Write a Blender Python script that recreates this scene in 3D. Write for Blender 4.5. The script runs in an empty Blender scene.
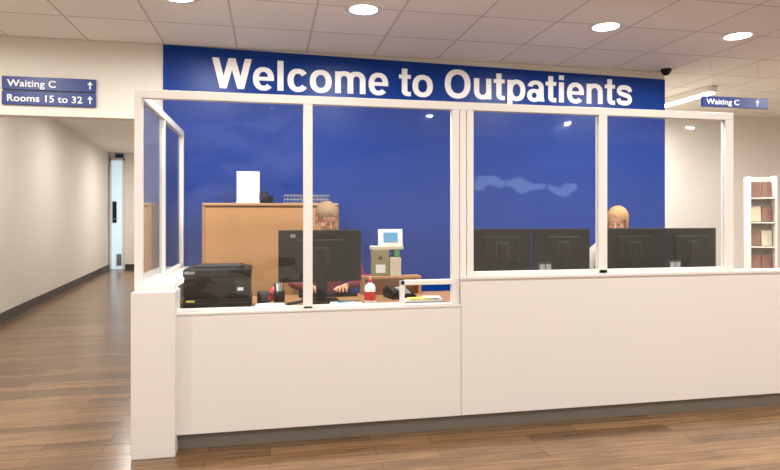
import bpy, bmesh, math, random
from mathutils import Matrix, Vector, Euler
random.seed(7)
scene = bpy.context.scene
scene.view_settings.view_transform = 'Standard'
scene.view_settings.look = 'None'
scene.view_settings.exposure = 0.0

# ------------------------------------------------------------------ materials
def lin(c):
    return tuple(((v/255)/12.92 if v/255 <= .04045 else ((v/255+.055)/1.055)**2.4) for v in c)
def mat(name, rgb, rough=.5, metal=0, noise=0.0, nscale=8, bump=0, emit=None, es=0, spec=.5, coat=0):
    m = bpy.data.materials.new(name); m.use_nodes = True
    nt = m.node_tree; b = nt.nodes['Principled BSDF']
    c = lin(rgb)
    b.inputs['Base Color'].default_value = (*c, 1)
    b.inputs['Roughness'].default_value = rough
    b.inputs['Metallic'].default_value = metal
    b.inputs['Specular IOR Level'].default_value = spec
    b.inputs['Coat Weight'].default_value = coat
    if noise or bump:
        tc = nt.nodes.new('ShaderNodeTexCoord'); n = nt.nodes.new('ShaderNodeTexNoise')
        n.inputs['Scale'].default_value = nscale; n.inputs['Detail'].default_value = 5
        nt.links.new(tc.outputs['Object'], n.inputs['Vector'])
        if noise:
            mx = nt.nodes.new('ShaderNodeMix'); mx.data_type = 'RGBA'
            mx.inputs['A'].default_value = (*[v*(1-noise) for v in c], 1)
            mx.inputs['B'].default_value = (*[min(1, v*(1+noise)) for v in c], 1)
            nt.links.new(n.outputs['Fac'], mx.inputs['Factor'])
            nt.links.new(mx.outputs['Result'], b.inputs['Base Color'])
        if bump:
            bp = nt.nodes.new('ShaderNodeBump'); bp.inputs['Strength'].default_value = bump
            bp.inputs['Distance'].default_value = .01
            nt.links.new(n.outputs['Fac'], bp.inputs['Height'])
            nt.links.new(bp.outputs['Normal'], b.inputs['Normal'])
    if emit:
        b.inputs['Emission Color'].default_value = (*lin(emit), 1)
        b.inputs['Emission Strength'].default_value = es
    return m

M = {}
M['wall'] = mat('wall_paint', (220, 214, 204), .75, noise=.03, nscale=3, bump=.05)
M['wallw'] = mat('white_wall_paint', (232, 227, 220), .7, noise=.03, nscale=3)
M['counter'] = mat('white_laminate', (222, 216, 211), .38, noise=.015, nscale=2)
M['frame'] = mat('white_frame', (228, 224, 218), .4, noise=.01)
M['seam'] = mat('seam_grey', (165, 158, 150), .7)
M['kick'] = mat('grey_vinyl_kick', (122, 115, 107), .5, noise=.08)
M['base'] = mat('dark_skirting', (66, 62, 60), .5, noise=.06)
M['blue'] = mat('blue_wall_vinyl', (1, 52, 134), .36, noise=.05, nscale=2, spec=.22)
M['navy'] = mat('navy_sign', (22, 50, 120), .4, noise=.03)
M['white'] = mat('white_letter', (252, 252, 252), .5, noise=.005)
M['black'] = mat('black_plastic', (7, 7, 9), .5, noise=.15, nscale=20, spec=.2)
M['black2'] = mat('black_gloss', (6, 6, 8), .25, noise=.05, spec=.3)
M['dgrey'] = mat('dark_grey_plastic', (34, 34, 38), .5, noise=.08, spec=.25)
M['grey'] = mat('grey_plastic', (150, 150, 150), .5, noise=.05)
M['screen'] = mat('monitor_screen', (60, 90, 130), .2, noise=.1, emit=(120, 160, 210), es=.6)
M['red'] = mat('red_plastic', (190, 30, 35), .4, noise=.05)
M['paper'] = mat('paper_white', (230, 230, 226), .8, noise=.02)
M['yellow'] = mat('yellow_paper', (226, 214, 90), .8, noise=.05)
M['lblue'] = mat('light_blue_print', (90, 160, 205), .6, noise=.1)
M['olive'] = mat('olive_card', (140, 134, 92), .7, noise=.12)
M['cream'] = mat('cream_card', (208, 198, 172), .7, noise=.08)
M['green'] = mat('green_plastic', (80, 140, 85), .5, noise=.08)
M['metal'] = mat('brushed_metal', (160, 160, 160), .35, metal=.9, noise=.05)
M['skin'] = mat('skin', (205, 150, 122), .5, noise=.06, nscale=30)
M['lip'] = mat('lip', (170, 90, 85), .45, noise=.05)
M['eye'] = mat('eye_white', (225, 222, 218), .2, noise=.01)
M['iris'] = mat('iris', (60, 45, 35), .2, noise=.1)
M['hair1'] = mat('hair_ash_blond', (142, 114, 80), .6, noise=.4, nscale=60, bump=.8)
M['hair2'] = mat('hair_ginger_blond', (184, 136, 86), .6, noise=.35, nscale=60, bump=.8)
M['cloth1'] = mat('cloth_maroon', (120, 35, 48), .85, noise=.15, nscale=30, bump=.2)
M['cloth2'] = mat('cloth_pale', (196, 186, 176), .85, noise=.1, nscale=30, bump=.2)
M['trouser'] = mat('cloth_trousers', (28, 30, 40), .85, noise=.15, nscale=30)
M['lamp'] = mat('lamp_diffuser', (255, 250, 240), .5, noise=.001, emit=(255, 250, 240), es=10)
M['leaf'] = mat('brochure_mix', (140, 105, 90), .6, noise=.4, nscale=12)
M['doorc'] = mat('door_paint_added_glow', (205, 222, 235), .4, noise=.03, emit=(200, 225, 245), es=.55)  # pale door paint with emission added so the far door looks lit
M['daylight'] = mat('window_daylight', (220, 230, 240), .4, noise=.03, emit=(215, 230, 255), es=1.3)

def wood_mat(name, c1, c2, axis=(1, 12, 12), rough=.45):
    m = bpy.data.materials.new(name); m.use_nodes = True
    nt = m.node_tree; b = nt.nodes['Principled BSDF']
    tc = nt.nodes.new('ShaderNodeTexCoord'); mp = nt.nodes.new('ShaderNodeMapping')
    mp.inputs['Scale'].default_value = axis
    n = nt.nodes.new('ShaderNodeTexNoise'); n.inputs['Scale'].default_value = 3; n.inputs['Detail'].default_value = 6
    mx = nt.nodes.new('ShaderNodeMix'); mx.data_type = 'RGBA'
    mx.inputs['A'].default_value = (*lin(c1), 1); mx.inputs['B'].default_value = (*lin(c2), 1)
    nt.links.new(tc.outputs['Object'], mp.inputs['Vector']); nt.links.new(mp.outputs['Vector'], n.inputs['Vector'])
    nt.links.new(n.outputs['Fac'], mx.inputs['Factor']); nt.links.new(mx.outputs['Result'], b.inputs['Base Color'])
    b.inputs['Roughness'].default_value = rough
    return m
M['wood'] = wood_mat('beech_veneer', (166, 118, 72), (184, 138, 90))
M['wood2'] = wood_mat('desk_veneer', (146, 104, 66), (166, 126, 84))

def floor_mat():
    m = bpy.data.materials.new('wood_plank_vinyl'); m.use_nodes = True
    nt = m.node_tree; b = nt.nodes['Principled BSDF']; N = nt.nodes.new; L = nt.links.new
    tc = N('ShaderNodeTexCoord'); br = N('ShaderNodeTexBrick')
    br.offset = .37
    br.inputs['Scale'].default_value = 1
    br.inputs['Brick Width'].default_value = .95; br.inputs['Row Height'].default_value = .11
    br.inputs['Mortar Size'].default_value = .0015; br.inputs['Bias'].default_value = 0
    br.inputs['Color1'].default_value = (*lin((101, 75, 51)), 1)
    br.inputs['Color2'].default_value = (*lin((135, 103, 71)), 1)
    br.inputs['Mortar'].default_value = (*lin((76, 56, 38)), 1)
    L(tc.outputs['Object'], br.inputs['Vector'])
    mp = N('ShaderNodeMapping'); mp.inputs['Scale'].default_value = (1.2, 18, 1)
    n = N('ShaderNodeTexNoise'); n.inputs['Scale'].default_value = 2.5; n.inputs['Detail'].default_value = 8
    L(tc.outputs['Object'], mp.inputs['Vector']); L(mp.outputs['Vector'], n.inputs['Vector'])
    rp = N('ShaderNodeMapRange'); rp.inputs['From Min'].default_value = .3; rp.inputs['From Max'].default_value = .7
    rp.inputs['To Min'].default_value = .62; rp.inputs['To Max'].default_value = 1.25
    L(n.outputs['Fac'], rp.inputs['Value'])
    mx = N('ShaderNodeMix'); mx.data_type = 'RGBA'; mx.blend_type = 'MULTIPLY'; mx.inputs['Factor'].default_value = 1
    L(br.outputs['Color'], mx.inputs['A']); L(rp.outputs['Result'], mx.inputs['B'])
    L(mx.outputs['Result'], b.inputs['Base Color'])
    b.inputs['Roughness'].default_value = .22
    bp = N('ShaderNodeBump'); bp.inputs['Strength'].default_value = .08; bp.inputs['Distance'].default_value = .005
    L(n.outputs['Fac'], bp.inputs['Height']); L(bp.outputs['Normal'], b.inputs['Normal'])
    return m
M['floor'] = floor_mat()

def ceil_mat():
    m = bpy.data.materials.new('ceiling_tiles'); m.use_nodes = True
    nt = m.node_tree; b = nt.nodes['Principled BSDF']; N = nt.nodes.new; L = nt.links.new
    tc = N('ShaderNodeTexCoord'); mp = N('ShaderNodeMapping'); mp.inputs['Location'].default_value = (.278, .1, 0)
    br = N('ShaderNodeTexBrick'); br.offset = 0
    br.inputs['Scale'].default_value = 1
    br.inputs['Brick Width'].default_value = .6; br.inputs['Row Height'].default_value = .6
    br.inputs['Mortar Size'].default_value = .009; br.inputs['Mortar Smooth'].default_value = .1
    br.inputs['Color1'].default_value = (*lin((228, 223, 213)), 1)
    br.inputs['Color2'].default_value = (*lin((234, 229, 219)), 1)
    br.inputs['Mortar'].default_value = (*lin((196, 188, 176)), 1)
    L(tc.outputs['Object'], mp.inputs['Vector']); L(mp.outputs['Vector'], br.inputs['Vector'])
    n = N('ShaderNodeTexNoise'); n.inputs['Scale'].default_value = 90; n.inputs['Detail'].default_value = 3
    L(tc.outputs['Object'], n.inputs['Vector'])
    bp = N('ShaderNodeBump'); bp.inputs['Strength'].default_value = .15; bp.inputs['Distance'].default_value = .004
    L(n.outputs['Fac'], bp.inputs['Height']); L(bp.outputs['Normal'], b.inputs['Normal'])
    L(br.outputs['Color'], b.inputs['Base Color'])
    b.inputs['Roughness'].default_value = .8
    return m
M['ceil'] = ceil_mat()

def glass_mat(name, power, mul, base, bump):
    m = bpy.data.materials.new(name); m.use_nodes = True
    nt = m.node_tree; nt.nodes.clear(); N = nt.nodes.new; L = nt.links.new
    out = N('ShaderNodeOutputMaterial'); tr = N('ShaderNodeBsdfTransparent'); gl = N('ShaderNodeBsdfGlossy')
    tr.inputs['Color'].default_value = (.97, .98, .98, 1); gl.inputs['Roughness'].default_value = .03
    lw = N('ShaderNodeLayerWeight'); lw.inputs['Blend'].default_value = .5
    p = N('ShaderNodeMath'); p.operation = 'POWER'; p.inputs[1].default_value = power
    a = N('ShaderNodeMath'); a.operation = 'MULTIPLY_ADD'; a.inputs[1].default_value = mul; a.inputs[2].default_value = base
    a.use_clamp = True
    L(lw.outputs['Facing'], p.inputs[0]); L(p.outputs[0], a.inputs[0])
    n = N('ShaderNodeTexNoise'); n.inputs['Scale'].default_value = 2.2; n.inputs['Detail'].default_value = 2
    tc = N('ShaderNodeTexCoord'); L(tc.outputs['Object'], n.inputs['Vector'])
    bp = N('ShaderNodeBump'); bp.inputs['Strength'].default_value = bump; bp.inputs['Distance'].default_value = .06
    L(n.outputs['Fac'], bp.inputs['Height']); L(bp.outputs['Normal'], gl.inputs['Normal'])
    mx = N('ShaderNodeMixShader'); L(a.outputs[0], mx.inputs[0]); L(tr.outputs[0], mx.inputs[1]); L(gl.outputs[0], mx.inputs[2])
    L(mx.outputs[0], out.inputs['Surface'])
    return m
M['glass'] = glass_mat('clear_acrylic_screen', 4.5, .8, .06, .12)
M['glassw'] = glass_mat('clear_warped_acrylic', 4.5, .8, .07, .6)
M['glass2'] = glass_mat('clear_side_glass', 2.6, 1.0, .06, .03)

# ------------------------------------------------------------------ builder
def eul(r): return Euler([math.radians(v) for v in r]).to_matrix().to_4x4()
class B:
    def __init__(s, name, loc=(0, 0, 0), rot=0):
        s.name = name; s.bm = bmesh.new(); s.mats = []; s.loc = loc; s.rot = rot
    def mi(s, m):
        m = M[m]
        if m not in s.mats: s.mats.append(m)
        return s.mats.index(m)
    def add(s, t, m, loc=(0, 0, 0), rot=(0, 0, 0), smooth=False):
        t.transform(Matrix.Translation(loc) @ eul(rot))
        i = s.mi(m)
        for f in t.faces: f.material_index = i; f.smooth = smooth
        me = bpy.data.meshes.new('t'); t.to_mesh(me); t.free()
        s.bm.from_mesh(me); bpy.data.meshes.remove(me)
        return s
    def box(s, a, b, m, bev=0, rot=(0, 0, 0), seg=2):
        c = [(a[i]+b[i])/2 for i in range(3)]; d = [abs(b[i]-a[i]) for i in range(3)]
        t = bmesh.new(); bmesh.ops.create_cube(t, size=1)
        bmesh.ops.scale(t, vec=d, verts=t.verts)
        if bev: bmesh.ops.bevel(t, geom=t.edges[:], offset=min(bev, min(d)*.45), segments=seg, affect='EDGES', profile=.5)
        return s.add(t, m, c, rot)
    def cyl(s, c, r, h, m, r2=None, rot=(0, 0, 0), seg=32, smooth=True):
        t = bmesh.new(); bmesh.ops.create_cone(t, cap_ends=True, segments=seg, radius1=r, radius2=r if r2 is None else r2, depth=h)
        s.add(t, m, c, rot, smooth)
        return s
    def sph(s, c, r, m, rot=(0, 0, 0), u=24, v=16):
        t = bmesh.new(); bmesh.ops.create_uvsphere(t, u_segments=u, v_segments=v, radius=1)
        bmesh.ops.scale(t, vec=r if hasattr(r, '__len__') else (r, r, r), verts=t.verts)
        return s.add(t, m, c, rot, True)
    def lathe(s, prof, m, c=(0, 0, 0), seg=32):
        t = bmesh.new(); rings = []
        for r, z in prof:
            rings.append([t.verts.new((r*math.cos(2*math.pi*k/seg), r*math.sin(2*math.pi*k/seg), z)) for k in range(seg)])
        for a, b in zip(rings, rings[1:]):
            for k in range(seg): t.faces.new((a[k], a[(k+1) % seg], b[(k+1) % seg], b[k]))
        return s.add(t, m, c, smooth=True)
    def tube(s, pts, rad, m, seg=10):
        pts = [Vector(p) for p in pts]
        if not hasattr(rad, '__len__'): rad = [rad]*len(pts)
        t = bmesh.new(); rings = []
        for i, p in enumerate(pts):
            d = (pts[min(i+1, len(pts)-1)]-pts[max(i-1, 0)]).normalized()
            up = Vector((0, 0, 1)) if abs(d.z) < .95 else Vector((1, 0, 0))
            x = d.cross(up).normalized(); y = d.cross(x)
            rings.append([t.verts.new(p+rad[i]*(x*math.cos(2*math.pi*k/seg)+y*math.sin(2*math.pi*k/seg))) for k in range(seg)])
        for a, b in zip(rings, rings[1:]):
            for k in range(seg): t.faces.new((a[k], a[(k+1) % seg], b[(k+1) % seg], b[k]))
        t.faces.new(rings[0]); t.faces.new(rings[-1])
        return s.add(t, m, smooth=True)
    def poly(s, pts, m, d):  # polygon extruded by vector d
        t = bmesh.new(); f = t.faces.new([t.verts.new(p) for p in pts])
        r = bmesh.ops.extrude_face_region(t, geom=[f])
        bmesh.ops.translate(t, vec=d, verts=[e for e in r['geom'] if isinstance(e, bmesh.types.BMVert)])
        bmesh.ops.recalc_face_normals(t, faces=t.faces)
        return s.add(t, m)
    def text(s, body, m, x0, x1, z0, z1, y, ext=.004, bold=.0, facing=-1, ref='H'):
        def mk(txt):
            cu = bpy.data.curves.new('txt', 'FONT'); cu.body = txt; cu.extrude = .01; cu.offset = bold; cu.resolution_u = 6
            cu.space_character = 1.02
            o = bpy.data.objects.new('txt', cu); scene.collection.objects.link(o)
            dg = bpy.context.evaluated_depsgraph_get(); me = bpy.data.meshes.new_from_object(o.evaluated_get(dg))
            bpy.data.objects.remove(o); bpy.data.curves.remove(cu); return me
        me = mk(body); rf = mk(ref)
        h0 = min(v.co.y for v in rf.vertices); h1 = max(v.co.y for v in rf.vertices)
        a = min(v.co.x for v in me.vertices); b = max(v.co.x for v in me.vertices)
        t = bmesh.new(); t.from_mesh(me)
        for v in t.verts:
            X = x0+(v.co.x-a)/(b-a)*(x1-x0); Z = z0+(v.co.y-h0)/(h1-h0)*(z1-z0); Y = y-(v.co.z+.01)/.02*ext
            v.co = (X, Y, Z)
        bmesh.ops.recalc_face_normals(t, faces=t.faces)
        bpy.data.meshes.remove(me); bpy.data.meshes.remove(rf)
        return s.add(t, m)
    def done(s, parent=None):
        me = bpy.data.meshes.new(s.name); s.bm.to_mesh(me); s.bm.free()
        for m in s.mats: me.materials.append(m)
        o = bpy.data.objects.new(s.name, me); scene.collection.objects.link(o)
        o.location = s.loc; o.rotation_euler = (0, 0, math.radians(s.rot))
        if parent: o.parent = parent
        return o

def empty(name, loc=(0, 0, 0), rot=0):
    o = bpy.data.objects.new(name, None); scene.collection.objects.link(o)
    o.location = loc; o.rotation_euler = (0, 0, math.radians(rot)); o.empty_display_size = .1
    return o

# ------------------------------------------------------------------ room shell
CZ = 2.82; BY = 5.3
B('floor').box((-6, -4, -.1), (8, 17, 0), 'floor').done()
c = B('ceiling')
c.box((-3.3, -4, CZ), (8, 5.3, CZ+.1), 'ceil'); c.box((3.95, 5.3, CZ), (8, 9, CZ+.1), 'ceil')
c.done()
B('ceiling_corridor').box((-6, 5.44, 3.0), (-.9, 17, 3.1), 'wallw').done()
w = B('wall_back')
w.box((-1.05, 5.312, 0), (3.92, 5.45, CZ+.1), 'wall')
w.done()
B('wall_bulkhead').box((-3.2, 5.31, 2.18), (-1.05, 5.45, 3.0), 'wall').done()
b = B('blue_feature_wall_panel')
b.poly([(-.891, 5.31, 0.02), (3.92, 5.31, 0.02), (3.92, 5.31, 2.742), (-.891, 5.31, 2.818)], 'blue', (0, -.01, 0))
b.done()

# ---- bold grotesque lettering, drawn letter by letter
def super_pt(cx, cz, rx, rz, a, n=2.25):
    ca, sa = math.cos(a), math.sin(a)
    return (cx+rx*math.copysign(abs(ca)**(2/n), ca), cz+rz*math.copysign(abs(sa)**(2/n), sa))
class Letters:
    def __init__(s): s.q = []; s.k = 0          # (stroke id, convex polygon)
    def put(s, pl): s.q.append((s.k, pl))
    def rect(s, x0, x1, z0, z1): s.k += 1; s.put([(x0, z0), (x1, z0), (x1, z1), (x0, z1)])
    def quad(s, pl): s.k += 1; s.put(pl)
    def ring(s, cx, cz, rx, rz, ix, iz, a0=0, a1=360, n=48):
        s.k += 1
        k = max(6, int(n*(a1-a0)/360))
        for i in range(k):
            a = math.radians(a0+(a1-a0)*i/k); b = math.radians(a0+(a1-a0)*(i+1)/k)
            s.put([super_pt(cx, cz, rx, rz, a), super_pt(cx, cz, rx, rz, b), super_pt(cx, cz, ix, iz, b), super_pt(cx, cz, ix, iz, a)])
    def ribbon(s, pts, w):
        s.k += 1
        P = []
        n = len(pts)
        for i in range(n-1):
            p0, p1, p2, p3 = (Vector(pts[max(i-1, 0)]), Vector(pts[i]), Vector(pts[i+1]), Vector(pts[min(i+2, n-1)]))
            for k in range(6):
                t = k/6
                P.append(.5*((2*p1)+(p2-p0)*t+(2*p0-5*p1+4*p2-p3)*t*t+(3*p1-p0-3*p2+p3)*t**3))
        P.append(Vector(pts[-1])); L = []; R = []
        for i, p in enumerate(P):
            d = (P[min(i+1, len(P)-1)]-P[max(i-1, 0)]).normalized(); nn = Vector((-d.y, d.x))
            L.append(p+nn*w/2); R.append(p-nn*w/2)
        for i in range(len(P)-1): s.put([tuple(L[i]), tuple(L[i+1]), tuple(R[i+1]), tuple(R[i])])
def glyph(ch):
    g = Letters(); XH = .53
    def n_shape():
        g.rect(.06, .207, 0, XH); g.ring(.305, .31, .245, .232, .097, .112, 0, 180); g.rect(.402, .55, 0, .31)
    w = {'W': .944, 'e': .556, 'l': .278, 'c': .556, 'o': .611, 'm': .889, ' ': .262, 't': .333, 'O': .778, 'u': .611, 'p': .611, 'a': .556, 'i': .278, 'n': .611, 's': .556}[ch]
    if ch == 'W':
        H = .716
        for a, b in (((.0, .165), (.185, .345)), ((.39, .555), (.185, .345)), ((.39, .555), (.6, .76)), ((.78, .945), (.6, .76))):
            g.quad([(b[0], 0), (b[1], 0), (a[1], H), (a[0], H)])
    elif ch == 'l': g.rect(.064, .214, 0, .716)
    elif ch == 'i': g.rect(.064, .214, 0, XH); g.rect(.064, .214, .592, .716)
    elif ch == 'o': g.ring(.3055, .265, .275, .28, .122, .16)
    elif ch == 'O': g.ring(.389, .358, .355, .372, .192, .24)
    elif ch == 'e': g.ring(.283, .265, .256, .28, .112, .165, -6, 318); g.rect(.1, .535, .22, .313)
    elif ch == 'c': g.ring(.295, .265, .262, .28, .11, .16, 36, 324)
    elif ch == 'n': n_shape()
    elif ch == 'u':
        n_shape(); g.q = [(k, [(.611-x, XH-z) for x, z in q]) for k, q in g.q]
    elif ch == 'm':
        g.rect(.055, .202, 0, XH)
        g.ring(.287, .33, .232, .212, .084, .096, 0, 180); g.rect(.371, .518, 0, .33)
        g.ring(.602, .33, .233, .212, .085, .096, 0, 180); g.rect(.687, .835, 0, .33)
    elif ch == 'p': g.rect(.06, .207, -.2, XH); g.ring(.325, .265, .256, .28, .11, .162)
    elif ch == 't':
        g.rect(.08, .23, .13, .68); g.rect(.005, .32, .43, XH); g.ring(.26, .13, .18, .137, .028, .025, 180, 270); g.rect(.255, .32, -.007, .105)
    elif ch == 'a':
        g.rect(.36, .505, .1, .36); g.ring(.27, .36, .235, .185, .092, .08, 0, 172)
        g.ring(.225, .155, .205, .17, .07, .07); g.rect(.21, .4, .235, .318)
        g.quad([(.36, 0), (.525, 0), (.505, .12), (.36, .12)])
    elif ch == 's':
        g.ribbon([(.46, .36), (.425, .44), (.28, .478), (.15, .453), (.108, .385), (.15, .315), (.28, .275), (.41, .235), (.453, .155), (.41, .077), (.28, .05), (.135, .077), (.09, .17)], .125)
    return g.q, w
def lettering(name, text, x0, x1, z0, z1, y, ext):
    x = 0; polys = []
    for ch in text:
        q, w = glyph(ch)
        polys += [(k, [(px+x, pz) for px, pz in pl]) for k, pl in q]; x += w
    a = min(p[0] for k, q in polys for p in q); b = max(p[0] for k, q in polys for p in q)
    o = B(name); t = bmesh.new()
    for k, q in polys:
        F = [((px-a)/(b-a)*(x1-x0)+x0, pz/.716*(z1-z0)+z0) for px, pz in q]
        if sum(F[i][0]*F[(i+1) % 4][1]-F[(i+1) % 4][0]*F[i][1] for i in range(4)) < 0: F = F[::-1]
        yy = y-ext-.0004*k                                   # strokes layered like cut vinyl
        t.faces.new([t.verts.new((X, yy, Z)) for X, Z in F])
    o.add(t, 'white'); return o.done()
lettering('welcome_lettering', 'Welcome to Outpatients', -.491, 3.548, 2.466, 2.73, 5.2995, .001)

# left walls
B('wall_left').box((-3.25, -4, 0), (-3.1, 5.45, CZ), 'wall').done()
w = B('wall_corridor_left')
w.poly([(-3.1, 5.45, 0), (-3.25, 5.45, 0), (-4.2, 16.3, 0), (-4.06, 16.3, 0)], 'wall', (0, 0, 3.0)); w.done()
w = B('baseboard_corridor_left')
w.poly([(-3.1, 5.46, 0), (-3.085, 5.46, 0), (-4.045, 16.28, 0), (-4.06, 16.28, 0)], 'base', (0, 0, .13)); w.done()
B('wall_corridor_right').box((-1.05, 5.45, 0), (-.9, 16.3, 3.0), 'wall').done()
B('baseboard_corridor_right').box((-1.065, 5.46, 0), (-1.05, 16.28, .13), 'base').done()
B('wall_corridor_end').box((-4.3, 16.3, 0), (-.9, 16.45, 3.0), 'wallw').done()
B('baseboard_corridor_end').box((-3.66, 16.28, 0), (-1.07, 16.3, .13), 'base').done()
d = B('door_1')
d.box((-4.03, 16.24, 0), (-3.98, 16.298, 2.86), 'frame', .005)
d.box((-3.72, 16.24, 0), (-3.67, 16.298, 2.86), 'frame', .005)
d.box((-4.03, 16.24, 2.8), (-3.67, 16.298, 2.86), 'frame', .005)
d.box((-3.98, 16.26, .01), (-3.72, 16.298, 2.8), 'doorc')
d.box((-3.96, 16.24, 1.2), (-3.86, 16.26, 1.75), 'dgrey', .004)
d.cyl((-3.9, 16.2, 1.3), .015, .09, 'metal', rot=(90, 0, 0))
d.box((-3.86, 16.235, .1), (-3.74, 16.26, .4), 'metal', .003)
d.done()
B('room_number_sign').box((-3.9, 16.27, 2.88), (-3.7, 16.299, 2.98), 'navy', .003).done()
B('wall_right_back').box((3.92, 7.5, 0), (8, 7.65, CZ), 'wallw').done()
B('wall_right_return').box((3.78, 5.45, 0), (3.92, 7.65, CZ), 'wallw').done()
B('wall_right').box((8, -4, 0), (8.15, 7.65, CZ), 'wallw').done()
B('wall_front').box((-3.25, -4.15, 0), (8.15, -4, CZ), 'wall').done()
B('baseboard_right_back').box((3.93, 7.48, 0), (8, 7.5, .12), 'base').done()
wn = B('window_1')     # high-level windows in the wall behind the visitor
for k in range(3):
    x = 4.0+k*.75
    wn.box((x, -3.995, 1.85), (x+.68, -3.985, 2.12), 'daylight')
    for a, b_ in (((x-.03, -3.998, 1.82), (x, -3.96, 2.15)), ((x+.68, -3.998, 1.82), (x+.71, -3.96, 2.15)), ((x, -3.998, 1.82), (x+.68, -3.96, 1.85)), ((x, -3.998, 2.12), (x+.68, -3.96, 2.15))):
        wn.box(a, b_, 'frame')
wn.done()

# ------------------------------------------------------------------ direction signs
s = B('directional_sign')
for z0, z1 in ((2.383, 2.49), (2.262, 2.372)):
    s.box((-2.12, 5.285, z0), (-1.418, 5.308, z1), 'navy', .003)
s.text('Waiting C', 'white', -2.08, -1.72, 2.408, 2.463, 5.285, ext=.003, bold=.01)
s.text('Rooms 15 to 32', 'white', -2.08, -1.52, 2.288, 2.343, 5.285, ext=.003, bold=.01)
for zz in (2.435, 2.315):
    s.box((-1.464, 5.281, zz-.03), (-1.456, 5.285, zz+.02), 'white')
    s.poly([(-1.48, 5.285, zz+.008), (-1.44, 5.285, zz+.008), (-1.46, 5.285, zz+.035)], 'white', (0, -.004, 0))
s.done()
s = B('hanging_sign')
s.box((4.02, 4.89, 2.40), (4.75, 4.915, 2.50), 'navy', .003)
s.text('Waiting C', 'white', 4.06, 4.42, 2.425, 2.475, 4.89, ext=.003, bold=.01)
for x in (4.12, 4.65): s.cyl((x, 4.903, (2.5+CZ)/2), .003, CZ-2.5, 'wallw', seg=8)
s.box((4.62, 4.886, 2.42), (4.63, 4.89, 2.46), 'white')
s.poly([(4.605, 4.89, 2.455), (4.645, 4.89, 2.455), (4.625, 4.89, 2.485)], 'white', (0, -.004, 0))
s.done()

# ------------------------------------------------------------------ counter
r = B('reception_counter')
r.box((-.54, 3.55, .10), (1.178, 3.58, .80), 'counter', .002)
r.box((1.181, 3.55, .10), (3.80, 3.58, .957), 'counter', .002)
r.box((1.176, 3.565, .10), (1.184, 3.58, .8), 'seam')
r.box((-.54, 3.545, .785), (1.178, 3.66, .80), 'counter', .003)
r.box((1.178, 3.54, .955), (3.80, 3.68, .975), 'counter', .003)
r.box((1.178, 3.64, .78), (3.80, 3.66, .955), 'counter')
r.box((1.178, 3.58, .78), (1.198, 3.66, .955), 'counter')
r.box((-.52, 3.60, 0), (3.78, 3.62, .10), 'kick')
r.box((-.757, 3.49, 0), (-.523, 3.685, .93), 'counter', .004)
r.done()
r = B('counter_side_panel')
r.box((-.757, 3.686, 0), (-.70, 5.28, .91), 'counter')
r.box((-.757, 3.686, .91), (-.545, 5.28, .93), 'counter', .003)
r.done()
r = B('office_desk')
r.box((-.69, 3.688, .74), (3.78, 4.38, .78), 'wood2', .003)
for x in (-.5, 1.18, 2.42, 3.74): r.box((x, 3.7, .0), (x+.03, 4.34, .74), 'counter')
r.done()

# ------------------------------------------------------------------ glazed partition
p = B('glazed_partition_screen')
Y0, Y1 = 3.577, 3.623
def fb(x0, x1, z0, z1, y0=Y0, y1=Y1): p.box((x0, y0, z0), (x1, y1, z1), 'frame', .003)
TOP = 2.08; TR = 2.03
fb(-.757, 3.189, TR, TOP)
fb(-.757, -.715, .93, TR)
fb(.197, .252, .80, TR)
fb(1.178, 1.223, .975, TR); fb(1.227, 1.272, .975, TR); fb(1.13, 1.178, .80, TR)
p.box((1.178, 3.575, .8), (1.18, 3.6, TR), 'seam')
fb(2.150, 2.212, .975, TR)
fb(3.125, 3.189, .975, TR)
fb(1.272, 3.125, .975, 1.0)
fb(.797, 1.13, .925, .955); fb(.797, .822, .80, .955)
fb(-.715, -.535, .93, .962); fb(-.56, -.535, .80, .93); fb(-.535, .797, .80, .815)
g = lambda a, b, m='glass': p.box(a, b, m)
gy0, gy1 = 3.597, 3.603
g((-.715, gy0, .962), (.197, gy1, TR), 'glassw'); g((-.535, gy0, .815), (.197, gy1, .962))
g((.252, gy0, .955), (1.13, gy1, TR)); g((.252, gy0, .815), (.797, gy1, .955))
g((1.272, gy0, 1.0), (2.15, gy1, TR)); g((2.212, gy0, 1.0), (3.125, gy1, TR))
p.done()
p = B('glazed_side_screen')
sx0, sx1 = -.757, -.717
p.box((sx0, 3.624, TR), (sx1, 5.28, TOP), 'frame', .003)
p.box((sx0, 3.624, .931), (sx1, 5.28, .962), 'frame', .003)
for y in (4.33, 5.23): p.box((sx0, y, .962), (sx1, y+.045, TR), 'frame', .003)
for a, b_ in (((-.74, 3.624, .962), (-.734, 4.33, TR)), ((-.74, 4.375, .962), (-.734, 5.23, TR))): p.box(a, b_, 'glass2')
p.done()

# ------------------------------------------------------------------ lights
LC = (1, .975, .94)
def downlight(x, y, power, z=CZ, name='ceiling_downlight'):
    o = B(name, (x, y, z))
    o.lathe([(.098, -.004), (.13, -.004), (.135, 0.0), (.10, .0)], 'frame')
    o.lathe([(0.0001, -.003), (.10, -.003)], 'lamp')
    o = o.done()
    ld = bpy.data.lights.new('downlight_lamp', 'AREA'); ld.shape = 'DISK'; ld.size = .2; ld.energy = power
    ld.color = LC; ld.spread = math.radians(175)
    lo = bpy.data.objects.new('downlight_lamp', ld); scene.collection.objects.link(lo)
    lo.parent = o; lo.location = (0, 0, -.012)
for x in (-.6, .65, 2.54, 3.72, 5.6): downlight(x, 4.13, 37)
for y in (2.3, .4, -1.6):  # out-of-view downlights added over the lobby as soft fill
    for x in (-2.2, 0.1, 2.4, 4.7, 7): downlight(x, y, 30)
downlight(-2.2, 4.13, 30)
for y, e in ((7.5, 36), (10.5, 40), (14.3, 75)): downlight(-2.2, y, e, 3.0)  # unseen corridor downlights added, the last one strongest to brighten the far end
o = B('ceiling_strip_light')
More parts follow.
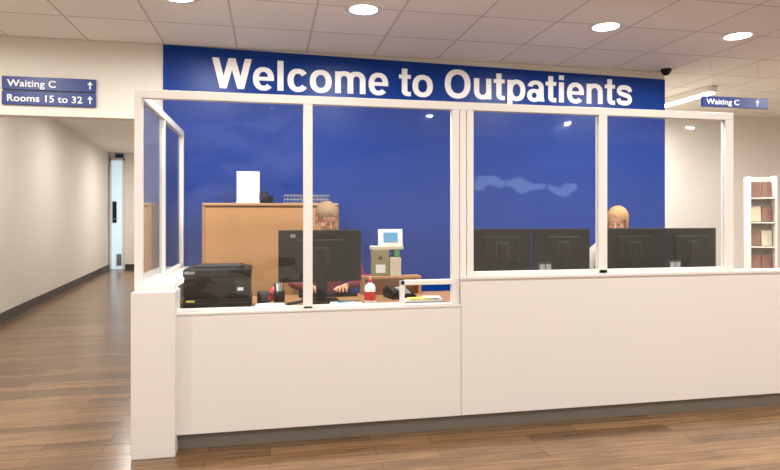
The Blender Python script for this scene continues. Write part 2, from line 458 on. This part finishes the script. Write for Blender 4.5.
o.box((4.80, 5.75, CZ-.07), (4.92, 7.1, CZ), 'frame', .01); o.box((4.81, 5.77, CZ-.085), (4.91, 7.08, CZ-.068), 'lamp', .005)
o = o.done()
ld = bpy.data.lights.new('strip_lamp', 'AREA'); ld.shape = 'RECTANGLE'; ld.size = .1; ld.size_y = 1.3; ld.energy = 60; ld.color = LC
lo = bpy.data.objects.new('strip_lamp', ld); scene.collection.objects.link(lo); lo.parent = o; lo.location = (4.86, 6.42, CZ-.1)
o = B('dome_security_camera', (3.86, 5.2, CZ))
o.cyl((0, 0, -.012), .05, .024, 'dgrey'); o.sph((0, 0, -.024), (.042, .042, .04), 'black2'); o.done()

w = bpy.data.worlds.new('world'); scene.world = w; w.use_nodes = True
w.node_tree.nodes['Background'].inputs['Color'].default_value = (.8, .75, .7, 1)
w.node_tree.nodes['Background'].inputs['Strength'].default_value = .3

# ------------------------------------------------------------------ furniture behind
cb = B('wooden_storage_cabinet')
x0, x1, y0, y1, zt = -.54, .57, 5.0, 5.28, 1.465
cb.box((x0+.025, y0, .0), (x1-.02, y1, zt-.03), 'wood', .004)
cb.box((x0, y0-.02, 0), (x0+.028, y1, zt-.01), 'wood2', .008)
cb.box((x1-.024, y0-.02, 0), (x1, y1, zt-.01), 'wood2', .008)
cb.box((x0, y0-.025, zt-.028), (x1, y1, zt), 'wood2', .01)
cb.box((x0+.025, y0-.012, 0.04), (x1-.028, y0, zt-.034), 'wood', .002)
cb.done()
o = B('document_holder')
o.box((-.275, 5.12, zt), (-.085, 5.135, zt+.27), 'paper', .003); o.box((-.275, 5.05, zt), (-.085, 5.14, zt+.012), 'paper', .002)
o.box((-.27, 5.113, zt+.02), (-.09, 5.12, zt+.262), 'paper'); o.done()
o = B('desk_speaker')
o.box((-.07, 5.05, zt), (-.015, 5.13, zt+.1), 'black', .008); o.cyl((-.043, 5.048, zt+.06), .02, .006, 'dgrey', rot=(90, 0, 0))
o.box((-.012, 5.08, zt), (.03, 5.13, zt+.06), 'black', .006); o.done()
o = B('wire_basket')
bx0, bx1, by0, by1 = .12, .5, 5.05, 5.24
for z in (zt+.004, zt+.035, zt+.07):
    o.tube([(bx0, by0, z), (bx1, by0, z), (bx1, by1, z), (bx0, by1, z), (bx0, by0, z)], .0035, 'grey', 6)
for i in range(14):
    x = bx0+(bx1-bx0)*i/13
    o.tube([(x, by0, zt+.07), (x, by0, zt+.004), (x, by1, zt+.004), (x, by1, zt+.07)], .002, 'grey', 6)
o.done()

o = B('desktop_printer', (-.315, 3.87, .78))
o.box((-.2, -.15, .0), (.2, .17, .075), 'black', .008)
o.box((-.195, -.14, .075), (.195, .17, .2), 'black', .01)
o.box((-.2, -.15, .2), (.2, .17, .255), 'black', .014)
o.box((-.17, -.152, .085), (.1, -.135, .185), 'black2', .003)
o.box((-.19, -.156, .045), (.19, -.15, .05), 'dgrey'); o.box((-.05, -.158, .02), (.05, -.15, .035), 'dgrey', .003)
o.box((.11, -.15, .1), (.185, -.138, .18), 'dgrey', .004)
o.box((-.18, -.153, .055), (-.13, -.149, .066), 'yellow'); o.box((.12, -.152, .12), (.155, -.137, .14), 'paper')
o.box((-.15, -.08, .255), (.15, .14, .268), 'dgrey', .006)
o.box((-.19, -.153, .225), (-.13, -.149, .24), 'grey'); o.done()

def monitor(x, y, rot=0, w=.55, h=.34, zc=1.09, label=True):
    o = B('computer_monitor', (x, y, .78), rot)
    z = zc-.78
    o.box((-w/2, 0, z-h/2), (w/2, .022, z+h/2), 'black', .006)
    o.box((-w/2+.012, .0215, z-h/2+.018), (w/2-.012, .0235, z+h/2-.012), 'screen')
    o.box((-w*.3, -.022, z-h*.32), (w*.3, .002, z+h*.32), 'black', .012)
    o.box((-.055, -.03, z-.06), (.055, -.02, z+.06), 'dgrey', .004)
    o.box((-.035, -.045, .012), (.035, -.026, z+.05), 'black', .006)
    o.box((-.12, -.12, 0), (.12, .08, .014), 'black', .006)
    if label: o.box((-w*.36, -.001, z+h*.36), (-w*.3, .003, z+h*.42), 'grey')
    for k in range(6): o.box((-.08+k*.03, -.0235, z+.085), (-.065+k*.03, -.021, z+.09), 'dgrey')
    return o.done()
monitor(.335, 4.0, 3, .56, .35, 1.087)
monitor(1.64, 4.03, -2, .47, .31, 1.11, False)
monitor(2.12, 4.03, 3, .47, .31, 1.11, False)
monitor(2.69, 4.0, -2, .48, .31, 1.11, False)
monitor(3.18, 4.0, 3, .48, .31, 1.11, False)

def keyboard(x, y):
    o = B('computer_keyboard', (x, y, .78))
    o.box((-.21, -.065, 0), (.21, .065, .014), 'black', .005)
    for i in range(14):
        for j in range(5):
            o.box((-.2+i*.0287, -.058+j*.0235, .013), (-.2+i*.0287+.024, -.058+j*.0235+.019, .02), 'dgrey')
    return o.done()
keyboard(.41, 4.27); keyboard(2.8, 4.27)
def mouse(x, y):
    o = B('computer_mouse', (x, y, .78)); o.sph((0, 0, .0205), (.03, .055, .02), 'black'); o.cyl((0, .02, .037), .006, .01, 'grey', rot=(0, 90, 0)); o.done()
mouse(3.1, 4.28)

o = B('hand_sanitiser_bottle', (.65, 3.86, .78))
o.lathe([(.0001, 0), (.034, 0), (.036, .01), (.036, .1), (.03, .12), (.014, .13), (.014, .14), (.0001, .14)], 'paper')
o.lathe([(.0365, .02), (.0367, .022), (.0367, .075), (.0365, .077)], 'red')
o.cyl((0, 0, .148), .015, .02, 'red'); o.cyl((0, 0, .168), .004, .03, 'paper', seg=12)
o.box((-.04, -.008, .18), (.012, .008, .19), 'red', .003); o.done()
def mug(x, y, m, name='coffee_mug'):
    o = B(name, (x, y, .78))
    o.lathe([(.0001, 0), (.034, 0), (.037, .01), (.037, .085), (.034, .085), (.033, .012), (.0001, .012)], m)
    o.tube([(.036, 0, .07), (.055, 0, .068), (.062, 0, .045), (.052, 0, .022), (.036, 0, .02)], .005, m, 8); o.done()
mug(-.045, 3.92, 'dgrey'); mug(.03, 4.12, 'red')
o = B('paper_stack', (-.01, 3.79, .78))
for i in range(5): o.box((-.09+.003*i, -.06, i*.004), (.09+.002*i, .06, i*.004+.004), 'paper')
o.done()
o = B('pen_pot', (.06, 3.99, .78)); o.lathe([(.0001, 0), (.036, 0), (.038, .08), (.034, .08), (.033, .005), (.0001, .005)], 'black')
for i, (mm, a) in enumerate((('red', .3), ('lblue', 1.6), ('black', 2.9), ('paper', 4.2), ('green', 5.3))):
    o.tube([(.01*math.cos(a), .01*math.sin(a), .006), (.03*math.cos(a), .03*math.sin(a), .13)], .0045, mm, 8)
o.done()
o = B('stapler', (.17, 3.78, .78), 20); o.box((-.07, -.018, 0), (.07, .018, .012), 'dgrey', .004); o.box((-.07, -.014, .02), (.06, .014, .038), 'dgrey', .006, rot=(0, -6, 0)); o.cyl((.055, 0, .018), .008, .03, 'metal', rot=(90, 0, 0)); o.done()
o = B('notepad', (.48, 3.79, .78), -8)
for i in range(4): o.box((-.1, -.06, i*.004), (.1, .06, i*.004+.0035), 'paper')
o.box((-.1, .05, .0), (.1, .062, .02), 'dgrey', .002); o.tube([(-.05, -.03, .022), (.06, .02, .022)], .004, 'lblue', 8); o.done()
o = B('wooden_desk_riser')
o.box((.66, 4.24, .895), (1.10, 4.37, .915), 'wood', .003); o.box((.66, 4.24, .78), (.68, 4.37, .895), 'wood'); o.box((1.08, 4.24, .78), (1.10, 4.37, .895), 'wood'); o.box((.68, 4.35, .78), (1.08, 4.365, .895), 'wood'); o.done()
o = B('filing_box')
o.box((.74, 4.255, .915), (.86, 4.365, 1.11), 'olive', .004); o.box((.865, 4.255, .915), (.95, 4.365, 1.05), 'cream', .004)
o.box((.76, 4.25, .94), (.83, 4.257, 1.0), 'paper'); o.cyl((.795, 4.252, 1.05), .012, .006, 'dgrey', rot=(90, 0, 0))
o.box((.73, 4.26, 1.11), (.97, 4.36, 1.135), 'cream', .003); o.box((.9, 4.262, 1.05), (.94, 4.36, 1.11), 'green', .003); o.done()
o = B('information_notice', (.885, 4.3, 1.135))
o.box((-.1, -.004, 0), (.085, .004, .125), 'paper', .002, rot=(-6, 0, 0)); o.box((-.06, -.014, .03), (.045, -.004, .10), 'lblue', 0, rot=(-6, 0, 0)); o.box((-.06, -.01, 0), (.05, .03, .006), 'paper'); o.done()
o = B('desk_telephone', (.90, 4.08, .78), 10)
o.poly([(-.09, -.09, 0), (-.09, .09, 0), (-.09, .09, .06), (-.09, -.09, .02)], 'black', (.18, 0, 0))
o.box((-.085, -.085, .045), (-.04, .085, .07), 'black2', .012, rot=(12, 0, 0))
for i in range(3):
    for j in range(4): o.box((-.01+i*.026, -.065+j*.024, .03+j*.006), (.008+i*.026, -.05+j*.024, .042+j*.006), 'grey', .002)
o.box((-.01, .04, .055), (.07, .075, .064), 'grey', .002, rot=(12, 0, 0)); o.done()
o = B('leaflet_tray', (.985, 3.725, .78))
o.box((-.13, -.03, 0), (.13, .07, .022), 'grey', .002); o.box((-.12, -.025, .022), (.12, .065, .034), 'paper'); o.box((-.10, -.02, .034), (.06, .06, .042), 'yellow', 0, rot=(0, 0, 4)); o.box((.0, -.025, .042), (.11, .055, .048), 'paper', 0, rot=(0, 0, -6)); o.done()
for x in (1.80, 2.78):
    o = B('card_holder', (x, 3.655, .9755))
    o.box((-.05, -.005, 0), (.05, .012, .07), 'dgrey', .002); o.box((-.04, -.008, .01), (-.004, -.004, .06), 'grey'); o.box((.004, -.008, .01), (.04, -.004, .06), 'grey'); o.done()

# small leaflet rack far right
o = B('leaflet_rack', (5.36, 5.62, 0), -30)
o.box((-.12, .1, 0), (.12, .14, 1.8), 'wallw', .004); o.box((-.135, -.1, 0), (-.115, .14, 1.8), 'wallw', .004); o.box((.115, -.1, 0), (.135, .14, 1.8), 'wallw', .004)
for k in range(6):
    z = .2+k*.27
    o.box((-.115, -.1, z), (.115, .1, z+.015), 'wallw', .002)
    for j in range(2): o.box((-.105+j*.108, -.02, z+.02), (-.005+j*.108, .0, z+.19), ['leaf', 'cream', 'leaf'][(j+k) % 3], 0, rot=(-8, 0, 0))
o.done()

# ------------------------------------------------------------------ office chairs
def chair(x, y, rot=0, sh=.5):
    o = B('office_chair', (x, y, 0), rot)
    for k in range(5):
        a = math.radians(90+72*k)
        o.tube([(0, 0, .09), (.15*math.cos(a), .15*math.sin(a), .085), (.27*math.cos(a), .27*math.sin(a), .06)], [.025, .02, .014], 'black')
        o.cyl((.27*math.cos(a), .27*math.sin(a), .028), .028, .03, 'black', rot=(90, 0, math.degrees(a)), seg=16)
    o.cyl((0, 0, .2), .025, .26, 'metal'); o.cyl((0, 0, (.33+sh-.06)/2), .018, sh-.06-.33+.02, 'metal')
    o.box((-.12, -.12, sh-.085), (.12, .12, sh-.06), 'black', .01)
    o.box((-.23, -.22, sh-.065), (.23, .2, sh-.005), 'trouser', .025, seg=4)
    o.tube([(0, .12, sh-.07), (0, .245, sh-.05), (0, .26, sh+.2)], .016, 'black')
    o.box((-.2, .215, sh+.1), (.2, .255, sh+.45), 'trouser', .02, seg=4)
    return o.done()

# ------------------------------------------------------------------ people
def evaluate(o):
    dg = bpy.context.evaluated_depsgraph_get()
    me = bpy.data.meshes.new_from_object(o.evaluated_get(dg))
    o.modifiers.clear(); old = o.data; o.data = me; bpy.data.meshes.remove(old)
    for p_ in me.polygons: p_.use_smooth = True
    return o
def remesh(o, vox, it=3):
    m = o.modifiers.new('r', 'REMESH'); m.mode = 'VOXEL'; m.voxel_size = vox
    s_ = o.modifiers.new('s', 'SMOOTH'); s_.iterations = it; s_.factor = .5
    mats = list(o.data.materials); evaluate(o)
    if not o.data.materials: [o.data.materials.append(m_) for m_ in mats]
    return o

def person(name, x, y, rot, seat, headz, cloth, hair, hands, headrot, bob=False):
    root = empty(name, (x, y, 0), rot)
    pel = seat+.10
    neckz = headz-.115
    V = []; E = []; R = []
    def v(co, r, par=None):
        V.append(co); R.append(r)
        if par is not None: E.append((par, len(V)-1))
        return len(V)-1
    a = v((0, 0, pel), (.155, .115))
    b_ = v((0, -.02, pel+.16), (.135, .10), a)
    c_ = v((0, -.04, pel+.33), (.145, .105), b_)
    d_ = v((0, -.05, neckz-.085), (.09, .075), c_)
    n1 = v((0, -.06, neckz-.02), (.052, .052), d_)
    n2 = v((0, -.085, neckz+.05), (.048, .048), n1)
    wr = []
    for sgn, hand in zip((-1, 1), hands):
        s1 = v((sgn*.10, -.05, neckz-.10), (.065, .065), d_)
        s2 = v((sgn*.185, -.05, neckz-.135), (.058, .058), s1)
        el = Vector((sgn*.27, -.09, pel+.2)); h = Vector(hand)
        e0 = v(tuple(Vector((sgn*.185, -.05, neckz-.135)).lerp(el, .5)+Vector((sgn*.01, 0, 0))), (.047, .047), s2)
        e1 = v(tuple(el), (.041, .041), e0)
        e2 = v(tuple(el.lerp(h, .5)), (.036, .036), e1)
        e3 = v(tuple(h), (.024, .022), e2)
        wr.append((el, h))
        k0 = v((sgn*.09, -.05, pel-.02), (.095, .085), a)
        k1 = v((sgn*.10, -.22, pel-.02), (.08, .075), k0)
        k2 = v((sgn*.11, -.42, pel-.03), (.062, .062), k1)
        k3 = v((sgn*.115, -.41, (pel+.08)/2), (.052, .056), k2)
        k4 = v((sgn*.12, -.40, .10), (.036, .04), k3)
        k5 = v((sgn*.125, -.47, .045), (.036, .036), k4)
        k6 = v((sgn*.13, -.56, .035), (.034, .028), k5)
    me = bpy.data.meshes.new('body'); me.from_pydata(V, E, [])
    o = bpy.data.objects.new('body', me); scene.collection.objects.link(o)
    sk = o.modifiers.new('k', 'SKIN'); sk.use_smooth_shade = True
    for i, r_ in enumerate(R): me.skin_vertices[0].data[i].radius = r_
    for i in range(len(R)): me.skin_vertices[0].data[i].use_root = (i == 0)
    ss = o.modifiers.new('ss', 'SUBSURF'); ss.levels = 2; ss.render_levels = 2
    evaluate(o); me = o.data
    me.materials.clear()
    for k in (cloth, 'trouser', 'skin', 'black'): me.materials.append(M[k])
    for f in me.polygons:
        q = f.center
        if q.z > neckz-.03 and abs(q.x) < .07: f.material_index = 2
        elif q.z < .11: f.material_index = 3
        elif q.z < pel+.06 and not any((q-h).length < .2 for _, h in wr): f.material_index = 1
        elif any((q-h).length < .05 for _, h in wr): f.material_index = 2
        else: f.material_index = 0
    o.parent = root
    for (el, h), sgn in zip(wr, (-1, 1)):
        hb = B('hand_left' if sgn < 0 else 'hand_right')
        hb.sph((0, 0, 0), (.026, .03, .02), 'skin'); hb.sph((0, -.045, 0), (.04, .05, .014), 'skin')
        hb.box((-.034, -.085, -.011), (.034, -.02, .011), 'skin', .01, seg=3)
        for j, (fx, L) in enumerate(((-.03, .07), (-.0105, .08), (.0105, .075), (.03, .06))):
            fy = -.085+abs(j-1.3)*.004
            hb.tube([(fx*.9, fy+.02, 0), (fx, fy, .003), (fx*1.1, fy-L*.42, .004), (fx*1.13, fy-L*.74, -.012), (fx*1.13, fy-L*.9, -.03)], [.0095, .009, .0085, .0078, .006], 'skin', 10)
        tx = -sgn
        hb.tube([(tx*.02, -.02, -.003), (tx*.045, -.045, -.008), (tx*.056, -.07, -.014), (tx*.054, -.092, -.022)], [.013, .0115, .0095, .007], 'skin', 10)
        ho = hb.done(); remesh(ho, .0035, 2)
        dr = (h-el); yaw = math.atan2(dr.x, -dr.y)
        ho.parent = root; ho.location = h+Vector((0, -.0, 0)); ho.rotation_euler = (math.radians(-4), 0, yaw*.35)
    he = empty('head', (0, -.10, headz)); he.parent = root
    he.rotation_euler = [math.radians(t) for t in headrot]
    hb = B('face')
    hb.sph((0, .012, .03), (.074, .092, .084), 'skin'); hb.sph((0, -.022, -.035), (.058, .064, .072), 'skin')
    hb.sph((0, -.04, -.085), (.03, .034, .024), 'skin'); hb.sph((0, -.045, .03), (.06, .045, .05), 'skin')
    for sg in (-1, 1):
        hb.sph((sg*.034, -.06, -.028), (.024, .02, .022), 'skin'); hb.sph((sg*.075, .008, -.008), (.009, .02, .031), 'skin', rot=(0, sg*12, 0))
    hb.tube([(0, -.083, .02), (0, -.094, -.002), (0, -.103, -.022), (0, -.092, -.03)], [.008, .0095, .013, .008], 'skin')
    hb.cyl((0, .0, -.09), .046, .08, 'skin')
    fo = hb.done(he); remesh(fo, .0045, 4)
    hb = B('facial_features')
    for sg in (-1, 1):
        hb.sph((sg*.029, -.0795, .003), (.0135, .009, .0075), 'eye'); hb.sph((sg*.029, -.087, .002), (.0055, .003, .0055), 'iris')
        hb.tube([(sg*.013, -.091, .021), (sg*.028, -.0905, .026), (sg*.046, -.079, .02)], [.0025, .003, .002], hair, 8)
        hb.sph((sg*.029, -.0815, .008), (.0155, .009, .005), 'skin')
    hb.sph((0, -.0865, -.053), (.021, .007, .0042), 'lip'); hb.sph((0, -.0855, -.060), (.018, .007, .0048), 'lip')
    hb.done(he)
    t = B('hair')
    bm = bmesh.new(); bmesh.ops.create_uvsphere(bm, u_segments=48, v_segments=32, radius=1)
    low = -.10 if bob else -.06
    for q in bm.verts:
        dx, dy, dz = q.co
        X, Y_, Z = dx*.087, dy*.104+.018, dz*.094+.036
        if Z < .02:
            f = min(1, (.02-Z)/.08); X *= 1+.05*f
            Z = .02-(.02-Z)*(1.9 if bob else 1.3)
            rr = math.hypot(dx, dy)
            if rr > .01: X, Y_ = X+(dx/rr*.088-X)*f*.8, Y_+(dy/rr*.1+.018-Y_)*f*.8
        nz = 1+.03*math.sin(dx*23+dz*7)*math.sin(dy*19+3)
        q.co = (X*nz, Y_*nz, Z)
    def cut(c_):
        if c_.z < low: return True
        if c_.y < -.028 and c_.z < .046-abs(c_.x)*.25+.016*math.sin(c_.x*40+1): return True
        return (not bob) and c_.y < .03 and c_.z < .02
    kill = [f for f in bm.faces if cut(f.calc_center_median())]
    bmesh.ops.delete(bm, geom=kill, context='FACES')
    t.add(bm, hair, smooth=True); ho = t.done(he)
    so = ho.modifiers.new('sol', 'SOLIDIFY'); so.thickness = .012; so.offset = -1; evaluate(ho)
    return root

person('receptionist', .43, 4.64, 0, .54, 1.338, 'cloth1', 'hair1', ((-.13, -.32, .835), (.10, -.32, .835)), (28, 0, 14), False)
chair(.43, 4.66, 0, .54)
person('receptionist.001', 2.90, 4.62, -6, .52, 1.312, 'cloth2', 'hair2', ((-.15, -.30, .835), (.10, -.30, .835)), (18, 0, -38), True)
chair(2.90, 4.64, -6, .52)

# ------------------------------------------------------------------ camera
cam = bpy.data.cameras.new('camera'); co = bpy.data.objects.new('camera', cam); scene.collection.objects.link(co)
co.location = (0, 0, 1.35); co.rotation_euler = (math.radians(90), 0, math.radians(-11.5))
cam.sensor_width = 36; cam.lens = 36*590/780; cam.shift_y = -18/780; cam.clip_start = .05
scene.camera = co
